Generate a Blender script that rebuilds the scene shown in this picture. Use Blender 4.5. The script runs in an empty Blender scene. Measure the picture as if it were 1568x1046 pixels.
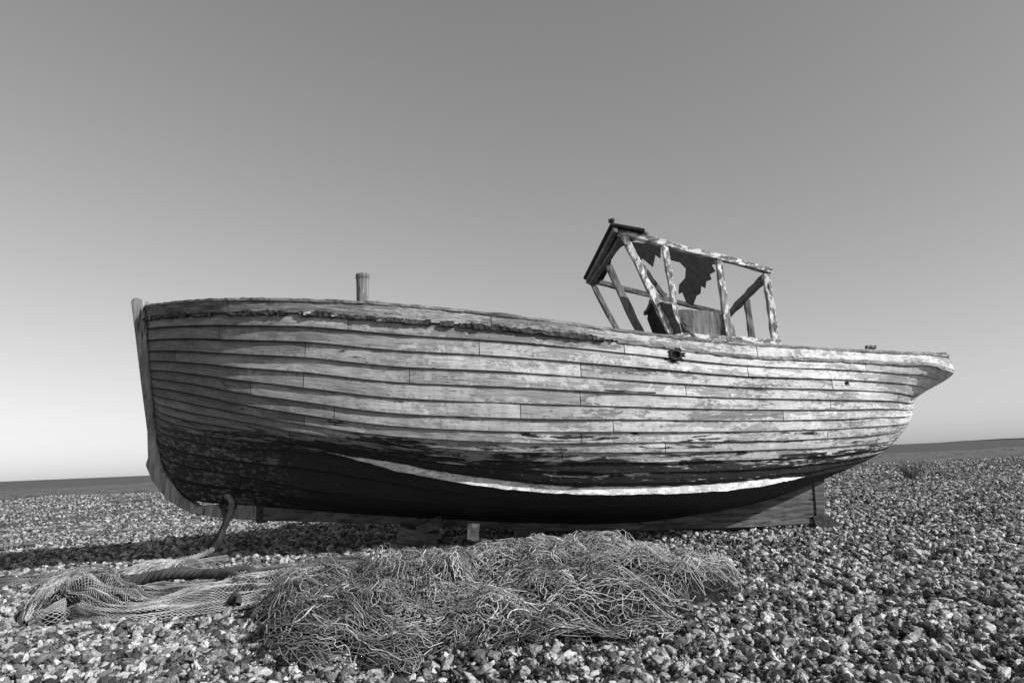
import bpy, math, random, bmesh
import numpy as np
from mathutils import Vector, noise, Matrix
random.seed(7); rng=np.random.default_rng(7)
scene=bpy.context.scene
col=scene.collection

# ------------------------------------------------------------------ helpers
def link(o,parent=None):
    col.objects.link(o)
    if parent: o.parent=parent
    return o
def empty(name):
    e=bpy.data.objects.new(name,None); e.empty_display_size=.2; return link(e)
def mesh_obj(name,verts,faces,mat=None,parent=None,smooth=False,uv=None):
    me=bpy.data.meshes.new(name); me.from_pydata([tuple(v) for v in verts],[],faces); me.update()
    if mat: me.materials.append(mat)
    if smooth: me.polygons.foreach_set('use_smooth',[True]*len(me.polygons))
    return link(bpy.data.objects.new(name,me),parent)
def bevel(o,w=.006,seg=1):
    m=o.modifiers.new('b','BEVEL'); m.width=w; m.segments=seg; m.limit_method='ANGLE'; return o
def yc(x): return 7+.04*x
def W(x,b,z): return Vector((x,yc(x)-b,z))

class NT:
    def __init__(s,name):
        s.m=bpy.data.materials.new(name); s.m.use_nodes=True; s.t=s.m.node_tree; s.n=s.t.nodes
        s.b=s.n['Principled BSDF']; s.b.inputs['Roughness'].default_value=.85
        s.b.inputs['Specular IOR Level'].default_value=.25
    def set(s,sock,v):
        if v is None: return
        if isinstance(v,(int,float)): sock.default_value=v
        elif isinstance(v,(tuple,list)): sock.default_value=v
        else: s.t.links.new(v,sock)
    def math(s,op,a,b=None,c=None,clamp=False):
        n=s.n.new('ShaderNodeMath'); n.operation=op; n.use_clamp=clamp
        s.set(n.inputs[0],a); s.set(n.inputs[1],b); s.set(n.inputs[2],c); return n.outputs[0]
    def comb(s,x=0,y=0,z=0):
        n=s.n.new('ShaderNodeCombineXYZ'); s.set(n.inputs[0],x); s.set(n.inputs[1],y); s.set(n.inputs[2],z); return n.outputs[0]
    def sep(s,v):
        n=s.n.new('ShaderNodeSeparateXYZ'); s.set(n.inputs[0],v); return n.outputs
    def noise(s,v,scale=1,detail=4,rough=.6,dist=0):
        n=s.n.new('ShaderNodeTexNoise'); s.set(n.inputs['Vector'],v); n.inputs['Scale'].default_value=scale
        n.inputs['Detail'].default_value=detail; n.inputs['Roughness'].default_value=rough; n.inputs['Distortion'].default_value=dist
        return n.outputs[0]
    def white(s,v):
        n=s.n.new('ShaderNodeTexWhiteNoise'); n.noise_dimensions='3D'; s.set(n.inputs['Vector'],v); return n.outputs[0]
    def ramp(s,v,a,b,c=0,d=1):
        n=s.n.new('ShaderNodeMapRange'); n.interpolation_type='SMOOTHSTEP'
        s.set(n.inputs[0],v); s.set(n.inputs[1],a); s.set(n.inputs[2],b); s.set(n.inputs[3],c); s.set(n.inputs[4],d); return n.outputs[0]
    def mix(s,f,a,b):
        n=s.n.new('ShaderNodeMix'); n.data_type='FLOAT'; s.set(n.inputs[0],f); s.set(n.inputs[2],a); s.set(n.inputs[3],b); return n.outputs[0]
    def uv(s,name):
        n=s.n.new('ShaderNodeUVMap'); n.uv_map=name; return n.outputs[0]
    def obj(s):
        return s.n.new('ShaderNodeTexCoord').outputs['Object']
    def scale(s,v,x,y,z):
        n=s.n.new('ShaderNodeVectorMath'); n.operation='MULTIPLY'; s.set(n.inputs[0],v); n.inputs[1].default_value=(x,y,z); return n.outputs[0]
    def color(s,v):
        s.t.links.new(s.comb(v,v,v),s.b.inputs['Base Color'])
    def bump(s,h,dist=.01,strength=1):
        n=s.n.new('ShaderNodeBump'); n.inputs['Distance'].default_value=dist; n.inputs['Strength'].default_value=strength
        s.t.links.new(h,n.inputs['Height']); s.t.links.new(n.outputs[0],s.b.inputs['Normal'])

def wood(name,lo,hi,dark=.05,peel=None,axis='x',peelamt=.5):
    m=NT(name); o=m.obj()
    sc={'x':(1.5,14,14),'z':(14,14,1.5),'y':(14,1.5,14)}[axis]
    g=m.noise(m.scale(o,*sc),2.2,5,.65,.3)
    bl=m.noise(o,3,3,.6)
    c=m.mix(m.ramp(g,.3,.7),lo,hi)
    c=m.mix(m.ramp(bl,.35,.65),m.math('MULTIPLY',c,.7),c)
    crack=m.ramp(m.noise(m.scale(o,*[k*2.2 for k in sc]),2,2,.5),.36,.31)
    c=m.mix(crack,c,dark)
    h=g
    if peel is not None:
        p=m.noise(m.scale(o,*[k*.35+3 for k in sc]),2.4,7,.72)
        pm=m.ramp(p,peelamt,peelamt+.03)
        c=m.mix(pm,c,peel); h=m.math('ADD',g,m.math('MULTIPLY',pm,.6))
    m.color(c); m.bump(h,.006,.8); return m.m
def flat(name,v,var=.3,scale=30,rough=.9,bd=.004):
    m=NT(name); o=m.obj(); n=m.noise(o,scale,4,.65)
    m.color(m.mix(m.ramp(n,.3,.7),v*(1-var),v*(1+var))); m.b.inputs['Roughness'].default_value=rough; m.bump(n,bd,.8); return m.m

# ------------------------------------------------------------------ hull material
def hull_material():
    m=NT('weathered_planking')
    a=m.sep(m.uv('plank')); X=a[0]; Y=a[1]
    q=m.sep(m.uv('strake')); T=q[1]
    idx=m.math('FLOOR',Y); fr=m.math('FRACT',Y)
    r1=m.white(m.comb(idx,3.3,0))
    bl=m.math('DIVIDE',m.math('ADD',X,m.math('MULTIPLY',r1,9)),2.3)
    bi=m.math('FLOOR',bl); bf=m.math('FRACT',bl)
    tone=m.white(m.comb(idx,bi,7.7))
    butt=m.ramp(bf,.0030,.0016)
    side=m.math('MULTIPLY',idx,3.7)
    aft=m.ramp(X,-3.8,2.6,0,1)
    bow=m.ramp(X,-1.7,-2.7)
    grain=m.noise(m.comb(m.math('MULTIPLY',X,1.8),m.math('MULTIPLY',Y,6.5),bi),2.2,6,.7,.2)
    blot=m.noise(m.comb(m.math('MULTIPLY',X,.8),m.math('MULTIPLY',Y,.22),0),1.6,4,.6)
    vert=m.noise(m.comb(m.math('MULTIPLY',X,9),m.math('MULTIPLY',Y,.35),2),1.5,4,.65)
    peel=m.noise(m.comb(m.math('MULTIPLY',X,6.0),m.math('MULTIPLY',Y,1.5),side),2.6,8,.74)
    zone=m.noise(m.comb(m.math('MULTIPLY',X,.9),m.math('MULTIPLY',Y,.5),side),1.7,3,.6)
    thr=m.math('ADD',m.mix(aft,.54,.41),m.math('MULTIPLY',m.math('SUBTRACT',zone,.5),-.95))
    pm=m.ramp(peel,thr,m.math('ADD',thr,.05))
    bare=m.mix(m.ramp(grain,.3,.7),.13,.34)
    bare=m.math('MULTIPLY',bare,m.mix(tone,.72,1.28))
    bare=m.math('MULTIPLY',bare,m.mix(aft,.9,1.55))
    paint=m.math('MULTIPLY',m.mix(aft,.29,.80),m.mix(m.ramp(vert,.3,.7),.76,1.04))  # bare and paint tones lighten aft: weathering plus stern light put into colour
    paint=m.math('MULTIPLY',paint,m.mix(m.ramp(grain,.32,.6),.78,1.03))
    paint=m.math('MULTIPLY',paint,m.mix(tone,.80,1.05))
    c=m.mix(pm,bare,paint)
    c=m.math('MULTIPLY',c,m.mix(m.ramp(blot,.35,.65),.76,1.06))
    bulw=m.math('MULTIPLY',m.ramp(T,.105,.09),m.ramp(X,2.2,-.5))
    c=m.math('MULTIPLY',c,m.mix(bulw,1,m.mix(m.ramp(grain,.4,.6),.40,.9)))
    # tarred bottom, flaking
    tt=m.math('SUBTRACT',T,m.ramp(X,-1.2,-3.6,0,.08))
    tt=m.math('ADD',tt,m.math('MULTIPLY',m.math('SUBTRACT',m.white(m.comb(idx,1.1,4)),.5),.07))
    tn=m.noise(m.comb(m.math('MULTIPLY',X,.70),m.math('MULTIPLY',Y,.58),0),1.7,8,.62,.8)
    tn2=m.noise(m.comb(m.math('MULTIPLY',X,2.2),m.math('MULTIPLY',Y,1.5),side),2.0,8,.7,.3)
    tar=m.math('ADD',m.ramp(tt,.38,.80,-.42,.46),m.math('MULTIPLY',m.math('SUBTRACT',tn,.5),2.4))
    tar=m.math('ADD',tar,m.math('MULTIPLY',m.math('SUBTRACT',tn2,.5),1.7))
    tar=m.math('SUBTRACT',tar,m.math('MULTIPLY',bow,.16))
    tm=m.ramp(tar,.04,.09)
    solid=m.math('MULTIPLY',m.ramp(T,.757,.775),m.math('SUBTRACT',1,bow))
    tm=m.math('MAXIMUM',tm,solid)
    cn=m.noise(m.comb(m.math('MULTIPLY',X,8),m.math('MULTIPLY',Y,2.4),side),2,6,.72)
    chips=m.ramp(cn,.62,.66)
    tarcol=m.mix(grain,.006,.06)
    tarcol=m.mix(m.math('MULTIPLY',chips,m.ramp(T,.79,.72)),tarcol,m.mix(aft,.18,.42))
    tarcol=m.mix(m.math('MULTIPLY',m.ramp(cn,.52,.60),bow),tarcol,.20)
    c=m.mix(tm,c,tarcol)
    sw=m.mix(m.ramp(X,-3.6,-.5),.85,.940)  # joints drawn wider at the bow, lap shadow included in the dark line
    seam_shade=m.math('MAXIMUM',m.ramp(fr,sw,m.math('ADD',sw,.03)),butt)
    seam_shade=m.math('MAXIMUM',seam_shade,m.ramp(fr,.03,.0))
    c=m.mix(m.math('MULTIPLY',seam_shade,.95),c,.010)
    nx=m.math('ABSOLUTE',m.math('SUBTRACT',m.math('FRACT',m.math('DIVIDE',m.math('ADD',X,m.math('MULTIPLY',r1,.05)),.34)),.5))
    ny=m.math('ABSOLUTE',m.math('SUBTRACT',fr,.80))
    d=m.math('ADD',m.math('POWER',m.math('MULTIPLY',nx,.34),2),m.math('POWER',m.math('MULTIPLY',ny,.11),2))
    nail=m.ramp(d,.00012,.00003)
    c=m.mix(m.math('MULTIPLY',nail,.40),c,.05)
    crack=m.ramp(m.noise(m.comb(m.math('MULTIPLY',X,1.3),m.math('MULTIPLY',Y,14),bi),2,2,.5),.34,.29)
    c=m.mix(m.math('MULTIPLY',crack,.75),c,.04)
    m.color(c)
    m.set(m.b.inputs['Roughness'],m.mix(tm,.85,.6))
    h=m.math('ADD',m.math('MULTIPLY',grain,.9),m.math('MULTIPLY',pm,.5))
    h=m.math('ADD',h,m.math('MULTIPLY',tm,.6)); h=m.math('SUBTRACT',h,m.math('MULTIPLY',seam_shade,1.5)); h=m.math('SUBTRACT',h,m.math('MULTIPLY',crack,.8))
    m.bump(h,.005,1)
    return m.m

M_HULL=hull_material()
M_RUB=wood('peeling_rubbing_strake',.02,.10,.01,.62,'x',.60)
M_CAP=wood('weathered_rail',.14,.34,.02,.46,'x',.60)
M_WHITE=wood('white_bilge_timber',.55,.80,.15,.88,'x',.5)
M_KEEL=wood('dark_keel_timber',.06,.20,.01,.34,'x',.68)
M_STEM=wood('stem_timber',.18,.42,.02,.5,'z',.62)
M_FRAME=wood('painted_frame_timber',.14,.38,.015,.72,'z',.50)
M_FRAMEX=wood('painted_frame_rail',.14,.38,.015,.72,'x',.50)
M_GREY=wood('grey_timber',.10,.26,.02,None,'z')
M_PLY=wood('weathered_ply',.10,.28,.03,.45,'z',.62)
M_DARK=flat('tarred_felt_and_shade',.015,.4,20)
M_IRON=flat('rusty_iron',.05,.5,40)

# ------------------------------------------------------------------ hull lines (metres)
def xz(s): return [tuple(int(v)/100 for v in p.split(',')) for p in s.split()]
LV=[
 (0,[(-3.751,2.502,.03),(-3.327,2.407,.5),(-2.811,2.328,.9),(-2.312,2.264,1.15),(-1.712,2.198,1.3),(-1.005,2.122,1.38),(.009,1.982,1.4),(1.013,1.821,1.36),(1.995,1.713,1.2),(2.985,1.666,.95),(3.692,1.646,.72),(4.075,1.646,.55),(4.314,1.633,.45)]),
 (.10,[(-3.731,2.364,.03),(-3.33,2.287,.46),(-2.813,2.204,.86),(-2.316,2.141,1.13),(-1.714,2.081,1.29),(-1.006,1.987,1.38),(.004,1.863,1.41),(1.004,1.724,1.37),(1.981,1.602,1.21),(2.962,1.561,.97),(3.68,1.54,.72),(4.06,1.54,.55),(4.35,1.46,.43)])]
def lev(t,s,bs): LV.append((t,[(p[0],p[1],b) for p,b in zip(xz(s),bs)]))
lev(.26,"-369,202 -331,195 -282,186 -233,178 -172,170 -101,159 -1,150 98,140 196,133 295,130 358,129 394,128 419,127",[.03,.43,.82,1.08,1.26,1.37,1.42,1.38,1.2,.93,.6,.3,.04])
lev(.45,"-365,169 -329,162 -282,151 -237,140 -174,127 -103,115 -3,106 96,102 194,99 278,99 345,101 384,102 408,103",[.03,.39,.75,1.01,1.21,1.33,1.38,1.34,1.15,.88,.52,.25,.04])
lev(.62,"-361,146 -330,136 -288,126 -243,118 -179,105 -106,93 -39,84 32,78 103,75 195,73 268,73 330,75 383,78",[.03,.33,.64,.89,1.10,1.20,1.24,1.25,1.21,1.03,.75,.38,.04])
lev(.78,"-359,126 -331,116 -292,108 -249,102 -172,94 -108,79 -41,64 32,53 105,49 165,48 231,51 287,55 355,64",[.03,.27,.53,.75,.95,1.02,1.04,1.03,1.0,.9,.7,.42,.04])
lev(.90,"-354,97 -333,89 -296,81 -241,71 -177,57 -86,44 33,35 124,32 203,34 260,40 331,56",[.03,.16,.30,.45,.57,.63,.62,.55,.4,.25,.04])
lev(1.0,"-341,70 -315,55 -255,48 -189,40 -93,29 35,18 133,16 213,25 260,34 302,47",[.03,.05,.05,.05,.05,.05,.05,.05,.05,.05])
NS=200
def cr(ts,V,t):
    ts=np.asarray(ts,float); V=np.asarray(V,float); n=len(ts)
    tan=np.zeros_like(V)
    for i in range(n):
        a=max(i-1,0); b=min(i+1,n-1); tan[i]=(V[b]-V[a])/(ts[b]-ts[a])
    k=int(np.clip(np.searchsorted(ts,t)-1,0,n-2)); h=ts[k+1]-ts[k]; u=(t-ts[k])/h
    return (2*u**3-3*u**2+1)*V[k]+(u**3-2*u**2+u)*h*tan[k]+(-2*u**3+3*u**2)*V[k+1]+(u**3-u**2)*h*tan[k+1]
TS=[l[0] for l in LV]; GRID=[]
for t,pts in LV:
    p=np.array(pts); d=np.linalg.norm(np.diff(p,axis=0),axis=1); s=np.r_[0,np.cumsum(d)]; s/=s[-1]
    GRID.append(np.array([cr(s,p,u) for u in np.linspace(0,1,NS)]))
GRID=np.array(GRID)
_c={}
def hs(i,t):
    k=(i,round(t,5))
    if k not in _c:
        v=cr(TS,GRID[:,i,:],t); _c[k]=Vector((v[0],-max(v[2],.02),v[1]))
    return _c[k].copy()
def hn(i,t):
    a=hs(max(i-1,0),t); b=hs(min(i+1,NS-1),t); c=hs(i,max(t-.02,0)); d=hs(i,min(t+.02,1))
    n=(b-a).cross(c-d); n.normalize(); 
    return n if n.y<0 else -n
def toW(v,side=1): return Vector((v.x,yc(v.x)+v.y*side,v.z))
def hull_i(x,t):
    return min(range(NS),key=lambda i:abs(hs(i,t).x-x))

boat=empty('wooden_fishing_boat')
edges=[0,.098]+[.098+(.78-.098)*k/13 for k in range(1,14)]+[.78+.22*k/4 for k in range(1,5)]
verts=[];faces=[];uvP=[];uvS=[]
for side in (1,-1):
    for p in range(len(edges)-1):
        t0,t1=edges[p],edges[p+1]; rows=[0,.25,.5,.75,1,1.0]
        base=len(verts)
        for r,fr in enumerate(rows):
            for i in range(NS):
                t=t0+(t1-t0)*fr
                wob=.012*noise.noise(Vector((i*.03*1.5,p*7.1,side)))*(0 if p==0 and fr==0 else 1)*(t1-t0)*8
                v=hs(i,min(max(t+wob*.25,0),1)); n=hn(i,t)
                taper=min(1,i/6,(NS-1-i)/6)
                bo=1+.6*max(0,min(1,(-v.x-1)/2))
                off=(.001+.017*bo*fr+.008*noise.noise(Vector((i*.06,p*3.3,fr*.7+side*5)))+.004*noise.noise(Vector((i*.3,p*5.3,fr*2))))*taper
                if r==5: off-=.02
                v=v+n*off
                if p==0 and r==0: v.z+=.010*noise.noise(Vector((i*.35,2,side)))*taper
                verts.append(toW(v,side)); 
                uvP.append((v.x,p+(fr*.94+.03 if r<5 else .985))); uvS.append((i/(NS-1),t))
        for r in range(5):
            for i in range(NS-1):
                a=base+r*NS+i; f=(a,a+NS,a+NS+1,a+1)
                faces.append(f if side==1 else f[::-1])
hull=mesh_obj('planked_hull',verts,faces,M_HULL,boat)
me=hull.data
for nm,arr in (('plank',uvP),('strake',uvS)):
    l=me.uv_layers.new(name=nm); vi=np.empty(len(me.loops),int); me.loops.foreach_get('vertex_index',vi)
    l.data.foreach_set('uv',np.array(arr)[vi].ravel())
def strip(name,A,B,mat,parent,smooth=False):
    n=len(A); return mesh_obj(name,list(A)+list(B),[(i,i+1,n+i+1,n+i) for i in range(n-1)],mat,parent,smooth)
tr=[toW(hs(NS-1,t),1) for t in np.linspace(0,.25,8)]; tl=[toW(hs(NS-1,t),-1) for t in np.linspace(0,.25,8)]
strip('transom',tr,tl,M_PLY,boat)
for side,nm in ((1,'inner_bulwark_port'),(-1,'inner_bulwark_starboard')):
    A=[toW(hs(i,0)+Vector((0,min(.07,-hs(i,0).y),0)),side) for i in range(2,NS)]
    B=[toW(hs(i,.14)+Vector((0,min(.09,-hs(i,.14).y),0)),side) for i in range(2,NS)]
    strip(nm,A,B,M_GREY,boat)
dk=[];df=[]
for i in range(2,NS-1):
    v=hs(i,.11); dk+= [toW(v,1),Vector((v.x,yc(v.x),v.z+.05)),toW(v,-1)]
for i in range(len(dk)//3-1):
    a=i*3; df+=[(a,a+3,a+4,a+1),(a+1,a+4,a+5,a+2)]
mesh_obj('deck',dk,df,M_GREY,boat)

def sweep(name,t,i0,i1,w,h,mat,side=1,off=0,jit=.004,zoff=0,parent=boat,taper=0,gaps=None,fq=.45,sub=1):
    vs=[];fs=[]; K=[i0+k/sub for k in range((i1-1-i0)*sub+1)]; n=len(K)
    for k,f_ in enumerate(K):
        i=int(f_); u=f_-i; i2=min(i+1,NS-1)
        c=hs(i,t).lerp(hs(i2,t),u); nn=hn(i,t).lerp(hn(i2,t),u); nh=Vector((nn.x,nn.y,0)).normalized()
        tp=1
        if taper: tp=min(1,(k/sub+.6)/taper,((n-k)/sub-.4)/taper)
        hh=h*tp; ww=w*max(tp,.35)
        j=lambda s:(noise.noise(Vector((f_*fq,s,t*30+side)))+.6*noise.noise(Vector((f_*fq*2.7,s+4,t*30+side))))*jit
        c=c+Vector((0,0,zoff))
        for q,(a,b) in enumerate(((off,.5),(off+ww,.5),(off+ww,-.5),(off,-.5))):
            vs.append(toW(c+nh*(a+j(q*2.2))+Vector((0,0,b*hh+j(q*5.5+1))),side))
    for k in range(n-1):
        if gaps and gaps(K[k]): continue
        for q in range(4):
            a=k*4+q; b=k*4+(q+1)%4; fs.append((a,b,b+4,a+4) )
    fs.append((0,1,2,3)); e=(n-1)*4; fs.append((e+3,e+2,e+1,e))
    return mesh_obj(name,vs,fs,mat,parent)
gap=lambda i: noise.noise(Vector((i*.16,4.4,0)))+.4*noise.noise(Vector((i*.5,4.4,3)))>.30
sweep('gunwale_rail_port',0,1,NS,.078,.022,M_CAP,1,-.066,.0065,.004,fq=.45,sub=3)
sweep('gunwale_rail_starboard',0,1,NS,.078,.022,M_CAP,-1,-.068,.005,.004,fq=.35)
iA=hull_i(.9,.1)
sweep('rubbing_strake_port',.098,1,iA,.034,.038,M_RUB,1,.004,.017,0,gaps=gap,fq=.5,sub=3)
sweep('rubbing_strake_aft_port',.098,iA,NS-3,.018,.026,M_CAP,1,.004,.008,0,fq=.5,sub=2)
sweep('rubbing_strake_starboard',.098,1,NS-3,.03,.04,M_RUB,-1,.004,.01,0)
for side,nm in ((1,'bilge_keel_port'),(-1,'bilge_keel_starboard')):
    sweep(nm,.772,hull_i(-1.68,.772),hull_i(2.85,.772),.045,.072,M_WHITE,side,.0,.008,0,taper=18,fq=.3,sub=2)

def prism(name,poly,half,mat,parent=boat,bv=.01,b0=0,jit=.0):
    n=len(poly); vs=[W(x,b0+half,z) for x,z in poly]+[W(x,b0-half,z) for x,z in poly]
    fs=[tuple(range(n)),tuple(range(2*n-1,n-1,-1))]+[(i,n+i,n+(i+1)%n,(i+1)%n) for i in range(n)]
    o=mesh_obj(name,vs,fs,mat,parent)
    bm=bmesh.new(); bm.from_mesh(o.data); bmesh.ops.recalc_face_normals(bm,faces=bm.faces); bm.to_mesh(o.data); bm.free()
    return bevel(o,bv) if bv else o
stem=xz("-388,257 -383,260 -375,257 -373,246 -368,202 -362,162 -355,110 -347,83 -330,60 -314,48 -269,50 -255,50 -254,32 -289,36 -320,42 -343,56 -358,75 -365,90 -363,97 -365,123 -372,162 -381,216")
prism('stem_post',stem,.07,M_STEM)
kb=xz("-254,32 -125,23 35,9 132,5 230,4 298,5")
kt=[(3.02,.50),(2.6,.37),(2.13,.28),(1.33,.19),(.35,.21),(-.93,.32),(-1.89,.43),(-2.54,.50)]
prism('keel',kb+[(3.0,.47)]+kt[1:],.06,M_KEEL)
prism('stern_post',[(2.96,.03),(3.05,.03),(3.10,.5),(2.98,.56)],.075,M_KEEL)
prism('heel_iron',[(2.93,.12),(3.03,.15),(3.09,.13),(3.20,.03),(3.17,.01),(2.95,.01)],.085,M_IRON,bv=.004)
prism('sternpost_bolt_plate',[(3.04,.18),(3.10,.2),(3.11,.30),(3.05,.33)],.02,M_IRON,bv=.004)
prism('keel_scarf_band',[(-2.56,.30),(-2.50,.295),(-2.50,.51),(-2.56,.515)],.078,M_IRON,bv=.004)

def beam(name,p,q,w,d,mat,parent,jit=.006,seg=6,up=None):
    p=Vector(p); q=Vector(q); ax=(q-p).normalized(); u=Vector(up or (0,1,0)); s=ax.cross(u)
    if s.length<.1: u=Vector((1,0,0)); s=ax.cross(u)
    s.normalize(); u=s.cross(ax).normalized(); vs=[];fs=[]
    for k in range(seg+1):
        c=p.lerp(q,k/seg)
        for (a,b) in ((-1,-1),(1,-1),(1,1),(-1,1)):
            vs.append(c+s*(a*w/2+random.uniform(-jit,jit))+u*(b*d/2+random.uniform(-jit,jit)))
    for k in range(seg):
        for r in range(4):
            a=k*4+r; b=k*4+(r+1)%4; fs.append((a,b,b+4,a+4))
    fs+= [(3,2,1,0),tuple(seg*4+r for r in range(4))]
    return bevel(mesh_obj(name,vs,fs,mat,parent),.004)
# ------------------------------------------------------------------ wheelhouse
wh=boat
def B(name,a,b,w=.065,d=.065,mat=M_FRAME): return beam(name,W(*a),W(*b),w,d,mat,wh,.007,9)
B('wheelhouse_front_post_near',(1.12,.75,2.87),(1.56,.75,1.75),.062,.06)
B('wheelhouse_post_1',(1.505,.75,2.76),(1.575,.75,1.75),.055,.06)
B('wheelhouse_post_2',(2.01,.75,2.60),(2.04,.75,1.72),.055,.06)
B('wheelhouse_aft_post_near',(2.47,.72,2.46),(2.49,.72,1.68),.062,.06)
B('wheelhouse_top_rail_near',(1.06,.752,2.915),(2.52,.722,2.485),.05,.075,M_FRAMEX)
B('wheelhouse_front_post_far',(.99,-.9,2.85),(1.5,-.9,1.7),.06,.06,M_GREY)
B('wheelhouse_front_post_mid',(1.09,-.2,2.85),(1.52,-.2,1.75),.075,.06,M_GREY)
B('wheelhouse_front_beam',(1.10,.70,2.88),(.98,-.94,2.875),.09,.06,M_GREY)
B('wheelhouse_top_rail_far',(.99,-.9,2.875),(2.54,-.75,2.37),.05,.06,M_GREY)
B('wheelhouse_aft_beam',(2.49,.68,2.46),(2.54,-.82,2.355),.06,.06,M_GREY)
B('wheelhouse_aft_post_mid',(2.55,-.1,2.40),(2.57,-.1,1.7),.06,.05,M_GREY)
B('wheelhouse_sill_front',(1.36,.71,2.24),(1.385,.2,2.22),.04,.05,M_GREY)
B('wheelhouse_sill_near',(1.385,.752,2.215),(1.57,.752,2.16),.045,.05,M_FRAMEX)
B('wheelhouse_brace',(1.14,.72,2.78),(1.50,.60,2.30),.04,.04,M_GREY)
B('wheelhouse_coaming',(1.52,.77,1.86),(2.53,.74,1.77),.10,.04,M_FRAMEX)
B('wheelhouse_loose_lath',(1.60,.78,2.05),(1.70,.78,1.86),.03,.02,M_GREY)
def sheet(name,pts,mat,th=.02):
    o=mesh_obj(name,[W(*p) for p in pts],[tuple(range(len(pts)))],mat,wh)
    m=o.modifiers.new('s','SOLIDIFY'); m.thickness=th; m.offset=0; return o
def jag(pts,amp,n=3):
    out=[]
    for i,p in enumerate(pts):
        q=pts[(i+1)%len(pts)]; out.append(p)
        for k in range(1,n):
            f=k/n; out.append(tuple(p[j]+(q[j]-p[j])*f+(random.uniform(-amp,amp) if j!=1 else 0) for j in range(3)))
    return out
sheet('wheelhouse_side_panel',jag([(1.585,.745,2.13),(1.80,.745,2.12),(2.01,.745,2.07),(2.01,.745,1.78),(1.585,.745,1.83)],.012,4),M_PLY)
sheet('wheelhouse_front_panel',jag([(1.375,.72,2.24),(1.39,.25,2.16),(1.55,.2,1.75),(1.55,.72,1.75)],.010,3),M_DARK)  # lower panel made near-black to stand for the shade within the front
sheet('wheelhouse_corner_board',jag([(1.40,.79,2.20),(1.50,.79,2.18),(1.58,.79,1.90),(1.52,.79,1.90)],.010,4),M_DARK)
def sb(px,py,b=.2): return (1.71+(px-1030)*.0071,b,2.80-(py-395)*.0070+(px-1030)*.0003)
hang=[(1018,378),(1060,388),(1088,400),(1094,408),(1086,410),(1091,420),(1082,424),(1084,432),(1076,434),(1074,444),(1068,440),(1066,452),(1060,455),(1053,470),(1044,462),(1040,448),(1034,450),(1036,436),(1046,426),(1048,412),(1040,402),(1028,398)]
sheet('hanging_roof_felt',[sb(*p) for p in hang],M_DARK)
hang2=[(958,366),(1012,376),(1010,396),(1003,390),(998,408),(990,400),(984,394),(978,402),(970,388)]
sheet('torn_roof_lining',[sb(p[0],p[1],.25) for p in hang2],M_DARK)
def slab(name,c,mat,th):
    vs=[W(*p) for p in c]+[W(p[0],p[1],p[2]-th) for p in c]; n=len(c)
    return bevel(mesh_obj(name,vs,[tuple(range(n)),tuple(range(2*n-1,n-1,-1))]+[(i,n+i,n+(i+1)%n,(i+1)%n) for i in range(n)],mat,wh),.004)
slab('roof_remnant',[(.98,.86,2.975),(.90,-1.02,2.955),(1.12,-1.02,2.90),(1.14,-.4,2.92),(1.10,.1,2.93),(1.2,.45,2.925),(1.29,.6,2.91),(1.30,.86,2.905)],M_DARK,.03)
slab('roof_edge_board',[(1.0,.845,2.937),(.925,-1.0,2.918),(.965,-1.0,2.908),(1.045,.845,2.927)],M_GREY,.05)
def lathe(name,prof,c,mat,parent,n=14):
    vs=[];fs=[]
    for r,z in prof:
        for k in range(n):
            a=2*math.pi*k/n; vs.append(Vector(c)+Vector((r*math.cos(a),r*math.sin(a),z)))
    for j in range(len(prof)-1):
        for k in range(n):
            a=j*n+k;b=j*n+(k+1)%n; fs.append((a,b,b+n,a+n))
    fs+=[tuple(range(n))[::-1],tuple((len(prof)-1)*n+k for k in range(n))]
    return mesh_obj(name,vs,fs,mat,parent,True)
lathe('roof_lamp',[(.008,-.1),(.008,.03),(.015,.035),(.026,.05),(.022,.07),(.008,.08)],W(1.04,.6,3.03),M_IRON,wh)
lathe('roof_lamp_arm',[(.010,-.02),(.012,.02)],W(1.01,.6,3.08),M_IRON,wh)
lathe('roof_vent',[(.02,-.08),(.02,0),(.032,.01),(.032,.03),(.015,.04)],W(1.35,.66,2.90),M_GREY,wh)
vs=[];fs=[];n=12
for k in range(n+1):
    a=math.pi*k/n
    for b in (.35,-.35): vs.append(W(1.93-.31*math.cos(a),b,1.98+.20*math.sin(a)))
for k in range(n): fs.append((2*k,2*k+1,2*k+3,2*k+2))
e=len(vs); vs+=[W(1.62,.35,1.7),W(1.62,-.35,1.7),W(2.24,.35,1.65),W(2.24,-.35,1.65)]
fs+=[(0,1,e+1,e),(2*n,2*n+1,e+3,e+2),tuple([2*k for k in range(n+1)]+[e+2,e]),tuple([2*k+1 for k in range(n+1)]+[e+3,e+1])]
mesh_obj('engine_casing',vs,fs,M_GREY,wh)
lathe('samson_post',[(.062,-.55),(.060,0),(.064,.22),(.064,.23),(.070,.235),(.070,.275),(.066,.28)],W(-1.475,.3,2.42),M_PLY,boat,8)
i=hull_i(1.36,.06); c=toW(hs(i,.135)+hn(i,.135)*.020)
def disc(name,c,pts,mat,parent=boat):
    return mesh_obj(name,[Vector(c)+Vector((x,y,z)) for x,y,z in pts],[tuple(range(len(pts)))],mat,parent)
pts=[]
for k in range(22):
    a=2*math.pi*k/22; r=random.uniform(.045,.095); pts.append((1.25*r*math.cos(a),-.004+.04*math.cos(a)*r,r*.8*math.sin(a)))
disc('torn_fairlead_hole',(c.x,c.y,c.z),pts,M_DARK)
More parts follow.
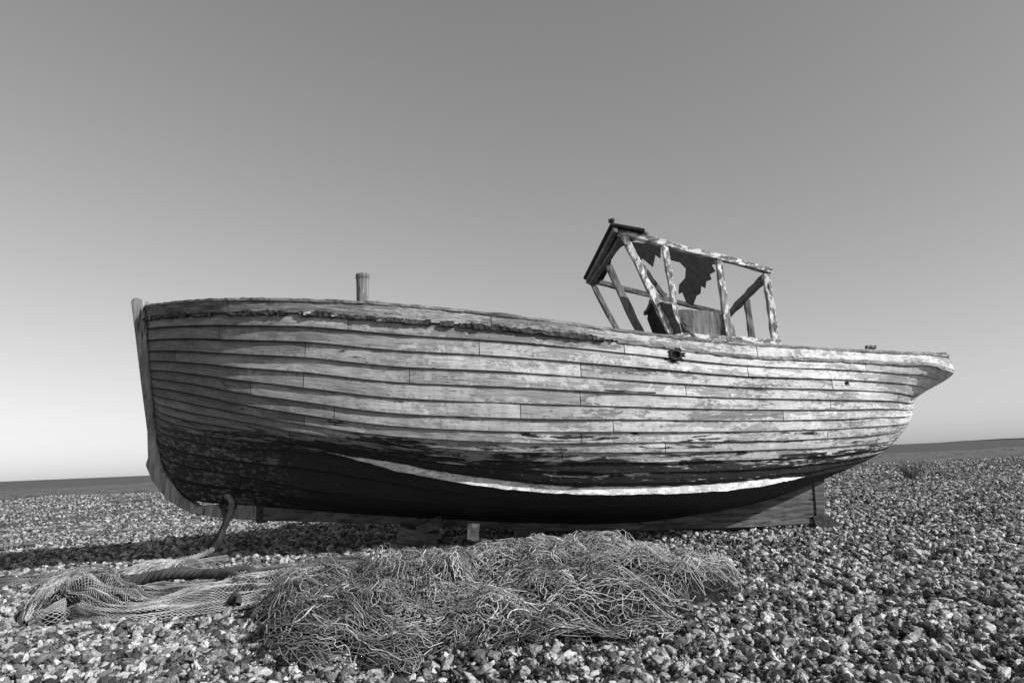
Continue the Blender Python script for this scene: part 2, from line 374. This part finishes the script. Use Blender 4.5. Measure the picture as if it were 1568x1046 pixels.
def tube(name,pts,r,mat,parent=None,res=2,cyc=False,bev=None):
    cu=bpy.data.curves.new(name,'CURVE'); cu.dimensions='3D'; cu.bevel_depth=r; cu.bevel_resolution=res
    for P in (pts if isinstance(pts[0],list) else [pts]):
        s=cu.splines.new('POLY'); s.points.add(len(P)-1)
        s.points.foreach_set('co',[v for p in P for v in (p[0],p[1],p[2],1)]); s.use_cyclic_u=cyc
    cu.materials.append(mat); return link(bpy.data.objects.new(name,cu),parent)
tube('fairlead_ring',[(c.x+.045*math.cos(a),c.y-.012,c.z+.038*math.sin(a)) for a in np.linspace(0,2*math.pi,20)[:-1]],.010,M_IRON,boat,2,True)
i=hull_i(2.99,.2); c=toW(hs(i,.22)+hn(i,.22)*.018)
disc('drain_hole',c,[(.022*math.cos(a),-.002,.016*math.sin(a)) for a in np.linspace(0,2*math.pi,12)[:-1]],M_DARK)
for (xx,tt_,L,hh_) in [(.75,.30,.42,.012),(2.35,.60,.5,.02),(.35,.66,.3,.02)]:
    P1=[];P2=[]
    for k in range(8):
        i=hull_i(xx+L*k/7,tt_); v=hs(i,tt_); nn=hn(i,tt_); w_=hh_*(.4+.6*random.random())
        P1.append(toW(v+nn*.021+Vector((0,0,w_/2)))); P2.append(toW(v+nn*.021-Vector((0,0,w_/2))))
    strip('open_seam',P1,P2,M_DARK,boat)
B('rail_cleat',(3.28,.86,1.70),(3.38,.84,1.695),.03,.04,M_GREY)
B('stern_rail_knee',(4.22,.40,1.66),(4.33,.38,1.66),.04,.05,M_GREY)
blk=empty('timber_blocks')
def rock(name,c,s,rot,mat,parent):
    o=beam(name,Vector(c)-Vector((s[0]/2,0,0)),Vector(c)+Vector((s[0]/2,0,0)),s[2],s[1],mat,parent,.012,4)
    R=Matrix.Translation(Vector(c))@Matrix.Rotation(rot,4,'Y')@Matrix.Rotation(rot*.8,4,'Z')@Matrix.Translation(-Vector(c)); o.matrix_world=R; return o
rock('chock_1',(-.98,6.72,.12),(.36,.25,.15),.25,M_KEEL,blk)
rock('chock_2',(-.85,6.66,.22),(.2,.16,.10),-.35,M_KEEL,blk)
rock('chock_3',(-1.12,6.68,.05),(.2,.16,.09),.1,M_KEEL,blk)
rock('white_block',(-.44,6.66,.15),(.11,.12,.15),.08,M_WHITE,blk)
rock('support_baulk',(.1,7.0,.02),(.3,1.2,.12),.02,M_KEEL,blk)

# ------------------------------------------------------------------ ground
def hgt(x,y):
    x=np.asarray(x,float); y=np.asarray(y,float)
    h=.022*np.sin(x*1.3+.7*np.sin(y*.9))*np.sin(y*1.7+1.1+.6*np.sin(x*.8))+.012*np.sin(x*3.1+y*2.3)*np.sin(y*4.1-x*1.9+2)
    hol=np.clip(np.sin(x*3.3+1.7*np.sin(y*1.9+.4))*np.sin(y*3.9+1.3*np.sin(x*2.3+1)),0,1)**2
    h=h-.08*hol*np.clip(1.3-np.abs(y-4.5)/5,0,1)
    far=np.clip((y-11)/20,0,1); h=h+far*(.10*np.sin(x*.21+y*.13)*np.sin(y*.27+1))-far*.04
    left=np.clip((-x-3.0)/3,0,1)*np.clip((y-5)/2.5,0,1)*np.clip((30-y)/15,0,1); h=h-left*.20
    h=h-np.clip((y-72)/14,0,1)**1.3*4.2
    return h
def axis(lo,hi,c0,c1,st,g):
    a=[c0]; 
    while a[-1]<c1: a.append(a[-1]+st)
    s=st
    while a[-1]<hi: s*=g; a.append(a[-1]+s)
    s=st
    while a[0]>lo: s*=g; a.insert(0,a[0]-s)
    return np.array(a)
xs=axis(-700,700,-9,9,.10,1.07); ys=axis(-60,90,0,13,.10,1.04)
XX,YY=np.meshgrid(xs,ys); ZZ=hgt(XX,YY); nx,ny=len(xs),len(ys)
fs=[(j*nx+i,j*nx+i+1,(j+1)*nx+i+1,(j+1)*nx+i) for j in range(ny-1) for i in range(nx-1)]
g=NT('shingle_ground'); o=g.obj()
def vor(m,v,scale,feature='F1'):
    n=m.n.new('ShaderNodeTexVoronoi'); n.feature=feature; n.inputs['Scale'].default_value=scale; m.t.links.new(v,n.inputs['Vector']); return n
v1=vor(g,o,30); v2=vor(g,o,9)
t1=g.sep(v1.outputs['Color'])[0]; t2=g.sep(v2.outputs['Color'])[0]
big=g.noise(o,.35,4,.6); mid=g.noise(g.scale(o,1,2.2,1),1.7,4,.7)
c=g.math('ADD',g.mix(t1,.10,.44),g.mix(t2,-.08,.08))
edge=g.ramp(v1.outputs['Distance'],.35,.62)
c=g.mix(g.math('MULTIPLY',edge,.85),c,.03)
c=g.math('MULTIPLY',c,g.mix(g.ramp(big,.35,.65),.78,1.15)); c=g.math('MULTIPLY',c,g.mix(g.ramp(mid,.3,.7),.75,1.1))
g.color(c); g.bump(g.math('ADD',g.math('SUBTRACT',1,v1.outputs['Distance']),g.math('MULTIPLY',g.math('SUBTRACT',1,v2.outputs['Distance']),1.5)),.03,1)
ground=mesh_obj('shingle_ground',np.c_[XX.ravel(),YY.ravel(),ZZ.ravel()],fs,g.m,None,True)

def band(y0,y1,dens,smin,smax,mx=1.0):
    w=lambda y:.79*y+mx
    A=(w(y0)+w(y1))*(y1-y0); n=int(A*dens); n2=int(n*2)
    y=rng.uniform(y0,y1,n2); x=rng.uniform(-1,1,n2)*w(y1); k=np.abs(x)<w(y); x=x[k][:n]; y=y[k][:n]
    s=smin+(smax-smin)*rng.power(1,len(x))**3.4
    return x,y,s
bs=[band(1.7,4.6,2500,.013,.058),band(4.6,8.5,1200,.018,.062),band(8.5,15,380,.026,.072),band(15,34,50,.04,.09,3)]
x=np.concatenate([b[0] for b in bs]); y=np.concatenate([b[1] for b in bs]); s=np.concatenate([b[2] for b in bs])
n=len(x); z=hgt(x,y)+s*.16+rng.uniform(-.006,.016,n)
pm=bpy.data.meshes.new('beach_pebbles'); pm.vertices.add(n); pm.vertices.foreach_set('co',np.c_[x,y,z].astype(np.float32).ravel())
rot=np.c_[rng.normal(0,.5,n),rng.normal(0,.5,n),rng.uniform(0,6.283,n)]
scl=np.c_[s*rng.uniform(.95,1.35,n),s*rng.uniform(.55,.95,n),s*rng.uniform(.42,.82,n)]
for nm,ar in (('rot',rot),('scl',scl)):
    at=pm.attributes.new(nm,'FLOAT_VECTOR','POINT'); at.data.foreach_set('vector',ar.astype(np.float32).ravel())
at=pm.attributes.new('var','INT','POINT'); at.data.foreach_set('value',rng.integers(0,7,n).astype(np.int32))
peb=link(bpy.data.objects.new('beach_pebbles',pm))
pb=NT('flint_pebble'); oi=pb.n.new('ShaderNodeObjectInfo').outputs['Random']; po=pb.obj()
base=pb.math('POWER',oi,1.9); c=pb.mix(base,.05,.60)
nn=pb.noise(po,3.2,4,.65)
c=pb.math('MULTIPLY',c,pb.mix(pb.ramp(nn,.3,.7),.6,1.25)); pb.color(c); pb.b.inputs['Roughness'].default_value=.6
ng=bpy.data.node_groups.new('pebble_scatter','GeometryNodeTree')
ng.interface.new_socket('Geometry',in_out='INPUT',socket_type='NodeSocketGeometry')
ng.interface.new_socket('Geometry',in_out='OUTPUT',socket_type='NodeSocketGeometry')
N=ng.nodes; Lk=ng.links.new; gi=N.new('NodeGroupInput'); go=N.new('NodeGroupOutput')
join=N.new('GeometryNodeJoinGeometry')
for k in range(7):
    ico=N.new('GeometryNodeMeshIcoSphere'); ico.inputs['Radius'].default_value=.5; ico.inputs['Subdivisions'].default_value=3
    pos=N.new('GeometryNodeInputPosition'); add=N.new('ShaderNodeVectorMath'); add.operation='ADD'; add.inputs[1].default_value=(k*3.7,k*1.3,k*5.1); Lk(pos.outputs[0],add.inputs[0])
    nt=N.new('ShaderNodeTexNoise'); nt.inputs['Scale'].default_value=1.9; nt.inputs['Detail'].default_value=1.5; Lk(add.outputs[0],nt.inputs['Vector'])
    sub=N.new('ShaderNodeVectorMath'); sub.operation='SUBTRACT'; sub.inputs[1].default_value=(.5,.5,.5); Lk(nt.outputs['Color'],sub.inputs[0])
    mul=N.new('ShaderNodeVectorMath'); mul.operation='SCALE'; mul.inputs['Scale'].default_value=1.1; Lk(sub.outputs[0],mul.inputs[0])
    sp=N.new('GeometryNodeSetPosition'); Lk(ico.outputs[0],sp.inputs['Geometry']); Lk(mul.outputs[0],sp.inputs['Offset'])
    ss=N.new('GeometryNodeSetShadeSmooth'); Lk(sp.outputs[0],ss.inputs[0])
    sm=N.new('GeometryNodeSetMaterial'); sm.inputs['Material'].default_value=pb.m; Lk(ss.outputs[0],sm.inputs['Geometry'])
    gti=N.new('GeometryNodeGeometryToInstance'); Lk(sm.outputs[0],gti.inputs[0]); Lk(gti.outputs[0],join.inputs[0])
iop=N.new('GeometryNodeInstanceOnPoints'); iop.inputs['Pick Instance'].default_value=True
def na(name,dt):
    q=N.new('GeometryNodeInputNamedAttribute'); q.data_type=dt; q.inputs[0].default_value=name; return [o for o in q.outputs if o.enabled][0]
Lk(gi.outputs[0],iop.inputs['Points']); Lk(join.outputs[0],iop.inputs['Instance'])
Lk(na('var','INT'),iop.inputs['Instance Index']); Lk(na('rot','FLOAT_VECTOR'),iop.inputs['Rotation']); Lk(na('scl','FLOAT_VECTOR'),iop.inputs['Scale'])
Lk(iop.outputs[0],go.inputs[0])
md=peb.modifiers.new('scatter','NODES'); md.node_group=ng

sea=NT('sea_water'); so=sea.obj(); sn=sea.noise(sea.scale(so,.02,.25,1),1.0,4,.6); sea.color(sea.mix(sn,.05,.09)); sea.b.inputs['Roughness'].default_value=.55; sea.bump(sea.noise(sea.scale(so,.15,.6,1),1,3,.6),.3,.6)
mesh_obj('sea',[(-9000,70,-2.6),(9000,70,-2.6),(9000,9000,-2.6),(-9000,9000,-2.6)],[(0,1,2,3)],sea.m)
vs=[];fs=[]
for k in range(61):
    xx=4900+k*50; hh=16*max(0,math.sin(math.pi*k/60))**.5*(1+.35*noise.noise(Vector((k*.3,0,0)))); vs+=[(xx,7800,-3),(xx,7800,hh),(xx,8200,-3)]
for k in range(60):
    a=3*k; fs+=[(a,a+3,a+4,a+1),(a+1,a+4,a+5,a+2)]
mesh_obj('distant_headland',vs,fs,flat('headland',.06,.2,.01))

# ------------------------------------------------------------------ nets and ropes
def fib(name,v,var=.25):
    m=NT(name); o=m.obj(); n=m.noise(o,6,4,.7); m.color(m.mix(m.ramp(n,.3,.7),v*(1-var),v*(1+var))); return m.m
M_NET=fib('net_twine',.20,.5); M_NETL=fib('pale_net_twine',.46,.45); M_NETD=fib('dark_net_twine',.06,.5); M_CORE=flat('matted_net_shade',.025,.7,60,.95,.03)  # net core kept near-black, colouring in the shade inside the piles
def h1(x,y): return float(hgt(x,y))
nv=lambda p:noise.noise_vector(Vector(p))
LUMPS=((.15,4.4,.95,.6,.26),(-.55,4.25,.75,.65,.24),(-.85,3.5,.42,.55,.16),(-.78,3.1,.38,.32,.10),(.6,4.1,.70,.52,.20),(0,3.65,.85,.5,.17),(.1,3.3,.65,.32,.08),(-1.15,4.2,.4,.55,.18))
def mound(x,y):
    z=0; e=.14*noise.noise(Vector((x*3.5,y*3.5,5)))+.09*noise.noise(Vector((x*9,y*9,5)))
    for cx,cy,rx,ry,h in LUMPS:
        d=((x-cx)/rx)**2+((y-cy)/ry)**2+e*2
        if d<1: z=max(z,h*(1-max(d,0))**.55)
    return z*(1+.26*noise.noise(Vector((x*5,y*5,2.2)))+.22*noise.noise(Vector((x*10,y*10,7.2)))) if z>0 else 0
net=empty('fishing_net_pile')
def netlayer(cx,cy,sx,sy,cell,ang,seed,hf,warp,dz=.03,fw=.035,bill=0,asp=1.5):
    ca,sa=math.cos(ang),math.sin(ang); nu=int(sx/cell); nvv=int(sy/cell*asp); P={}
    def pt(u,v):
        k=(u,v)
        if k in P: return P[k]
        a=(u/nu-.5)*sx; b=(v/nvv-.5)*sy
        w=nv((a*1.6+seed,b*1.6,seed))*warp+nv((a*5,b*5+seed,seed*2))*warp*.32+nv((a*15,b*15+seed,seed*3))*fw
        x=cx+ca*a-sa*b+w.x; y=cy+sa*a+ca*b+w.y
        f=nv((a*4+seed,b*4,9)).x*.6+.6+.35*nv((a*11,b*11,seed)).y
        z=h1(x,y)+.016+mound(x,y)*(hf+.22*f)+abs(nv((a*18,b*18,seed)).z)*dz+random.uniform(0,.004)
        if bill: z+=bill*max(0,.35+nv((x*7+seed,y*7,seed)).x)*min(1,mound(x,y)*9)
        P[k]=(x,y,z); return P[k]
    S=[]
    for u in range(nu):
        A=[];Bq=[]
        for v in range(nvv+1):
            A.append(pt(u+(v%2),v)); Bq.append(pt(u+1-(v%2),v))
        S.append(A); S.append(Bq)
    return S
def clean(S,lim=.008):
    out=[]
    for P in S:
        cur=[]
        for p in P:
            if mound(p[0],p[1])>lim: cur.append(p)
            else:
                if len(cur)>2: out.append(cur)
                cur=[]
        if len(cur)>2: out.append(cur)
    return out
def chaikin(P,k=.22):
    out=[P[0]]
    for a,b in zip(P,P[1:]):
        sag=.004*random.random()
        out.append(tuple(a[j]+(b[j]-a[j])*k for j in range(3))); out.append(tuple(a[j]+(b[j]-a[j])*(1-k)-(sag if j==2 else 0) for j in range(3)))
    return out+[P[-1]]
S=[]
for (cx,cy,sx,sy,cell,ang,seed,hf,warp) in [(.1,3.95,2.3,1.6,.034,.1,1,.66,.45),(.0,4.0,2.3,1.7,.034,.8,2,.64,.5),(-.35,3.8,1.8,1.8,.032,-.5,3,.72,.5),(-.7,3.7,1.2,1.7,.028,1.2,5,.75,.4)]:
    S+=netlayer(cx,cy,sx,sy,cell,ang,seed,hf,warp)
S=clean(S)
D,Mm=[],[]
for P in S:
    xm=P[len(P)//2][0]; r=random.random()+.22*xm
    (D if r<.50 else Mm).append(P)
tube('twine',Mm,.0017,M_NET,net,0); tube('dark_twine',D,.0020,M_NETD,net,0)
S=[]
for (cx,cy,sx,sy,cell,ang,seed,hf,warp) in [(.25,3.85,2.1,1.6,.050,.35,14,.88,.20),(.45,4.1,1.8,1.3,.050,1.3,15,.85,.22),(-.1,4.2,2.0,1.2,.050,.9,16,.90,.22),(-.8,3.6,1.2,1.7,.042,.9,17,.9,.24)]:
    S+=netlayer(cx,cy,sx,sy,cell,ang,seed,hf,warp,.03,.034,.06,1.2)
S=[chaikin(P) for P in clean(S)]; Mm,Lt=[],[]
for P in S:
    xm=P[len(P)//2][0]; r=random.random()+.34*xm
    (Mm if r<.48 else Lt).append(P)
tube('mesh_twine',Mm,.0020,M_NET,net,0); tube('pale_mesh_twine',Lt,.0021,M_NETL,net,0)
C=[];
for q in range(170):
    while True:
        x0=random.uniform(-1.4,.7); y0=random.uniform(3.0,4.9)
        if mound(x0,y0)>.04: break
    a=random.uniform(0,6.28); P=[]; x_,y_=x0,y0; tw=random.uniform(-.45,.45)
    for k in range(random.randint(10,26)):
        a+=random.uniform(-.5,.5)+tw; x_+=.013*math.cos(a); y_+=.013*math.sin(a)
        mh=mound(x_,y_)
        if mh<=.0: break
        P.append((x_,y_,h1(x_,y_)+.02+mh*1.08+.03*noise.noise(Vector((x_*9,y_*9,q)))))
    if len(P)>4: C.append(P)
tube('cords',C[:120],.0034,M_NET,net,1); tube('pale_cords',C[120:],.0030,M_NETL,net,1)
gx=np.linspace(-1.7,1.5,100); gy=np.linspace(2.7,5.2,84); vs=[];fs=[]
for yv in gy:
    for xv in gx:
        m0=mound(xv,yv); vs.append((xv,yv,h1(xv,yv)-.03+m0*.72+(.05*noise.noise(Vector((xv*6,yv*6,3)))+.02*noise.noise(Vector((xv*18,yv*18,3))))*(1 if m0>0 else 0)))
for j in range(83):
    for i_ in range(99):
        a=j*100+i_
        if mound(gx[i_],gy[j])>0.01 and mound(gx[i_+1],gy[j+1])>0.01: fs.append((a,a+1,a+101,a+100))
mesh_obj('matted_core_shade',vs,fs,M_CORE,net,True)  # dark sheet under the twine so the pile interior reads as shaded

def cpath(pts,n):
    p=np.array(pts,float); d=np.r_[0,np.cumsum(np.linalg.norm(np.diff(p[:,:3],axis=0),axis=1))]; d/=d[-1]
    return [cr(d,p,u) for u in np.linspace(0,1,n)]
def bundle(name,pts,ns,mat,r,parent,seed=0,n=70,core=True,twist=.6,share=.7):
    P=cpath([(a[0],a[1],0,a[2],a[3]) for a in pts],n); S=[]
    def surf(i,th,k=1.0):
        p=P[i]; q=P[min(i+1,n-1)]; o_=P[max(i-1,0)]; t=Vector((q[0]-o_[0],q[1]-o_[1],0)).normalized(); s_=Vector((-t.y,t.x,0))
        fold=1+.38*noise.noise(Vector((th*2.6,i*.07,seed)))+.34*noise.noise(Vector((th*6,i*.10,seed)))
        x=p[0]+s_.x*p[3]*math.cos(th)*fold*k; y=p[1]+s_.y*p[3]*math.cos(th)*fold*k
        return (x,y,h1(x,y)+.012+max(0,p[4]*math.sin(th)*fold*k))
    for j in range(ns):
        for sg in (0,1):
            S.append([surf(i,math.pi*(j+((i+sg)%2)*1.0)/ns+twist*.40*noise.noise(Vector((i*.12,j*.15,seed))),1.03) for i in range(n)])
    e=empty(name) if parent is None else parent
    random.shuffle(S); k=int(len(S)*share)
    tube('mesh_strands',S[:k],r,mat,e,0); tube('mesh_strands',S[k:],r,M_NET,e,0)
    if core:
        vs=[surf(i,math.pi*k/14,.90) for i in range(n) for k in range(15)]
        mesh_obj('core',vs,[(i*15+k,i*15+k+1,(i+1)*15+k+1,(i+1)*15+k) for i in range(n-1) for k in range(14)],M_CORE,e,True)
    return e
bn=bundle('bundled_fishing_net',[(-2.86,4.12,.05,.05),(-2.82,4.18,.22,.17),(-2.68,4.28,.30,.24),(-2.48,4.22,.22,.17),(-2.2,4.08,.17,.09),(-1.9,4.18,.18,.12),(-1.6,4.4,.24,.15),(-1.25,4.5,.28,.16)],38,M_NETL,.0021,None,3,84,share=.85)
bundle('x',[(-2.5,4.75,.12,.06),(-2.1,4.65,.2,.08),(-1.7,4.75,.24,.10),(-1.3,4.8,.2,.12)],28,M_NETL,.002,bn,8,60,share=.5)
bundle('x',[(-2.2,5.35,.15,.03),(-1.8,5.45,.3,.06),(-1.3,5.4,.35,.08),(-.8,5.2,.3,.1)],30,M_NET,.002,bn,12,60)
bundle('x',[(-4.6,5.6,.08,.03),(-3.9,5.65,.14,.05),(-3.4,5.8,.12,.06),(-3.0,6.2,.1,.05),(-2.7,6.5,.08,.04)],20,M_NET,.003,bn,16,80)
def rope(name,pts,R,mat,parent=None,pitch=.14,n=None):
    L=sum((Vector(a)-Vector(b)).length for a,b in zip(pts,pts[1:])); n=n or int(L/.012)
    P=[Vector(v) for v in cpath(pts,n)]; S=[[],[],[]]; d=0
    for i in range(n):
        t=(P[min(i+1,n-1)]-P[max(i-1,0)]).normalized(); s_=t.cross(Vector((0,.3,1)) if abs(t.z)<.8 else Vector((1,0,.2))); s_.normalize(); u=s_.cross(t)
        if i: d+=(P[i]-P[i-1]).length
        for k in range(3):
            a=2*math.pi*(d/pitch+k/3); S[k].append(tuple(P[i]+(s_*math.cos(a)+u*math.sin(a))*R*.52))
    return tube(name,S,R*.55,mat,parent,2)
rp=empty('mooring_rope')
rope('hanging_rope',[(-2.86,6.82,.55),(-2.80,6.73,.57),(-2.75,6.70,.50),(-2.76,6.69,.40),(-2.80,6.66,.28),(-2.81,6.60,.18),(-2.86,6.52,.09),(-2.96,6.44,.05),(-3.02,6.30,.045),(-2.97,6.12,.045),(-2.88,6.0,.045)],.026,M_NET,rp,.12)
rope('hanging_rope_tail',[(-2.80,6.80,.53),(-2.83,6.70,.46),(-2.80,6.68,.36),(-2.83,6.64,.25),(-2.90,6.58,.13),(-2.93,6.46,.05)],.018,M_NETD,rp,.09)
rope('rope_to_net',[(-2.9,6.02,.04),(-2.7,5.7,.04),(-2.45,5.55,.04),(-2.2,5.2,.06),(-1.9,5.0,.1),(-1.5,4.7,.16)],.026,M_NET,rp,.12)
tube('shackle',[(-2.83+.075*math.cos(a),6.80-.02*math.sin(a),.50+.075*math.sin(a)) for a in np.linspace(0,2*math.pi,24)[:-1]],.020,M_IRON,rp,2,True)
S=[]
for q in range(120):
    a=random.gauss(-2.0,.55); L=random.uniform(.2,.42); S.append([(-2.88+L*f*math.cos(a)*1.1+.02*math.sin(f*6+q),6.02+L*f*math.sin(a)*1.2,.035+.07*math.sin(f*3.1)*random.uniform(.6,1)) for f in (0,.2,.4,.6,.8,1)])
tube('frayed_end',S,.003,M_NETL,rp,0)
dr=empty('thick_braided_rope')
rope('braid',[(-2.75,5.0,.07),(-2.5,5.1,.10),(-2.25,4.95,.10),(-2.0,4.68,.13),(-1.75,4.55,.16),(-1.6,4.25,.08)],.042,M_NETD,dr,.17)
rope('braid_2',[(-2.8,4.85,.06),(-2.45,4.9,.12),(-2.1,4.8,.12),(-1.8,4.45,.15),(-1.65,4.1,.06)],.036,M_NETD,dr,.15)

# ------------------------------------------------------------------ plants
M_PL=flat('dry_plant',.16,.5,8)
def tuft(c,r,h,nb,out):
    for k in range(nb):
        a=random.uniform(0,6.28); rr=r*math.sqrt(random.random()); x0=c[0]+.35*rr*math.cos(a); y0=c[1]+.35*rr*math.sin(a); z0=h1(x0,y0)
        hh=h*random.uniform(.4,1); x1=c[0]+rr*math.cos(a); y1=c[1]+rr*math.sin(a)
        out.append([(x0,y0,z0),((x0*2+x1)/3,(y0*2+y1)/3,z0+hh*.6),(x1+random.uniform(-.03,.03),y1,z0+hh*random.uniform(.7,1))])
T=[];tuft((9.0,16.0),.34,.5,80,T); tube('sea_kale_shrub',T,.006,M_PL,None,0)
T=[]
for (cx,cy,r,h,k) in [(-7.6,10.5,.5,.08,100),(-23,32,1.4,.25,120),(-20,36,1,.25,100),(-13.3,23.9,.9,.18,120),(-7.3,12.5,.6,.08,90),(-5.5,8.8,.4,.05,60),(-9,14,.6,.1,70),(4.5,8.9,.35,.07,60),(6.5,12.5,.5,.10,70)]: tuft((cx,cy),r,h,k,T)
for q in range(70):
    yy=random.uniform(14,60); xx=random.uniform(-.85,.85)*yy
    if xx>0 and yy<25: continue
    tuft((xx,yy),random.uniform(.15,.5)*(1+yy/50),random.uniform(.04,.14),30,T)
tube('grass_tufts',T,.005,M_PL,None,0)

# ------------------------------------------------------------------ light, world, camera
el=math.radians(30); az=math.radians(30)
d=Vector((math.cos(el)*math.cos(az),-math.cos(el)*math.sin(az),math.sin(el)))
sl=bpy.data.lights.new('sun','SUN'); sl.energy=5.0; sl.angle=math.radians(.5); sl.color=(1,1,1)
so_=link(bpy.data.objects.new('sun',sl)); so_.rotation_euler=d.to_track_quat('Z','Y').to_euler(); so_.location=(20,-10,20)
w=bpy.data.worlds.new('World'); scene.world=w; w.use_nodes=True; nt=w.node_tree
bg=nt.nodes['Background']; sky=nt.nodes.new('ShaderNodeTexSky'); sky.sky_type='NISHITA'; sky.sun_disc=False
sky.sun_elevation=el; sky.sun_rotation=math.radians(120); sky.altitude=0; sky.dust_density=.6
sc=nt.nodes.new('ShaderNodeSeparateColor'); nt.links.new(sky.outputs[0],sc.inputs[0])
def wm(op,a,b):
    q=nt.nodes.new('ShaderNodeMath'); q.operation=op
    for s_,v in zip(q.inputs,(a,b)):
        if isinstance(v,(int,float)): s_.default_value=v
        else: nt.links.new(v,s_)
    return q.outputs[0]
# black-and-white film response to the sky colour
gr=wm('ADD',wm('MULTIPLY',sc.outputs[0],.27),wm('ADD',wm('MULTIPLY',sc.outputs[1],.42),wm('MULTIPLY',sc.outputs[2],.27)))
gr=wm('MULTIPLY',wm('POWER',gr,.86),1.08)
cc=nt.nodes.new('ShaderNodeCombineColor'); [nt.links.new(gr,cc.inputs[k]) for k in range(3)]
nt.links.new(cc.outputs[0],bg.inputs[0]); bg.inputs[1].default_value=.15
scene.view_settings.view_transform='Standard'; scene.view_settings.look='None'; scene.view_settings.exposure=0
cam=bpy.data.cameras.new('camera'); cam.lens=24; cam.sensor_width=36; cam.clip_end=20000; cam.clip_start=.05
co=link(bpy.data.objects.new('camera',cam)); rho=math.radians(2.374); th=math.radians(9.84)
R0=Vector((1,0,0)); U0=Vector((0,-math.sin(th),math.cos(th))); F=Vector((0,math.cos(th),math.sin(th)))
R=R0*math.cos(rho)-U0*math.sin(rho); U=R0*math.sin(rho)+U0*math.cos(rho)
co.matrix_world=Matrix((( R.x,U.x,-F.x,0),(R.y,U.y,-F.y,0),(R.z,U.z,-F.z,.8),(0,0,0,1)))
scene.camera=co
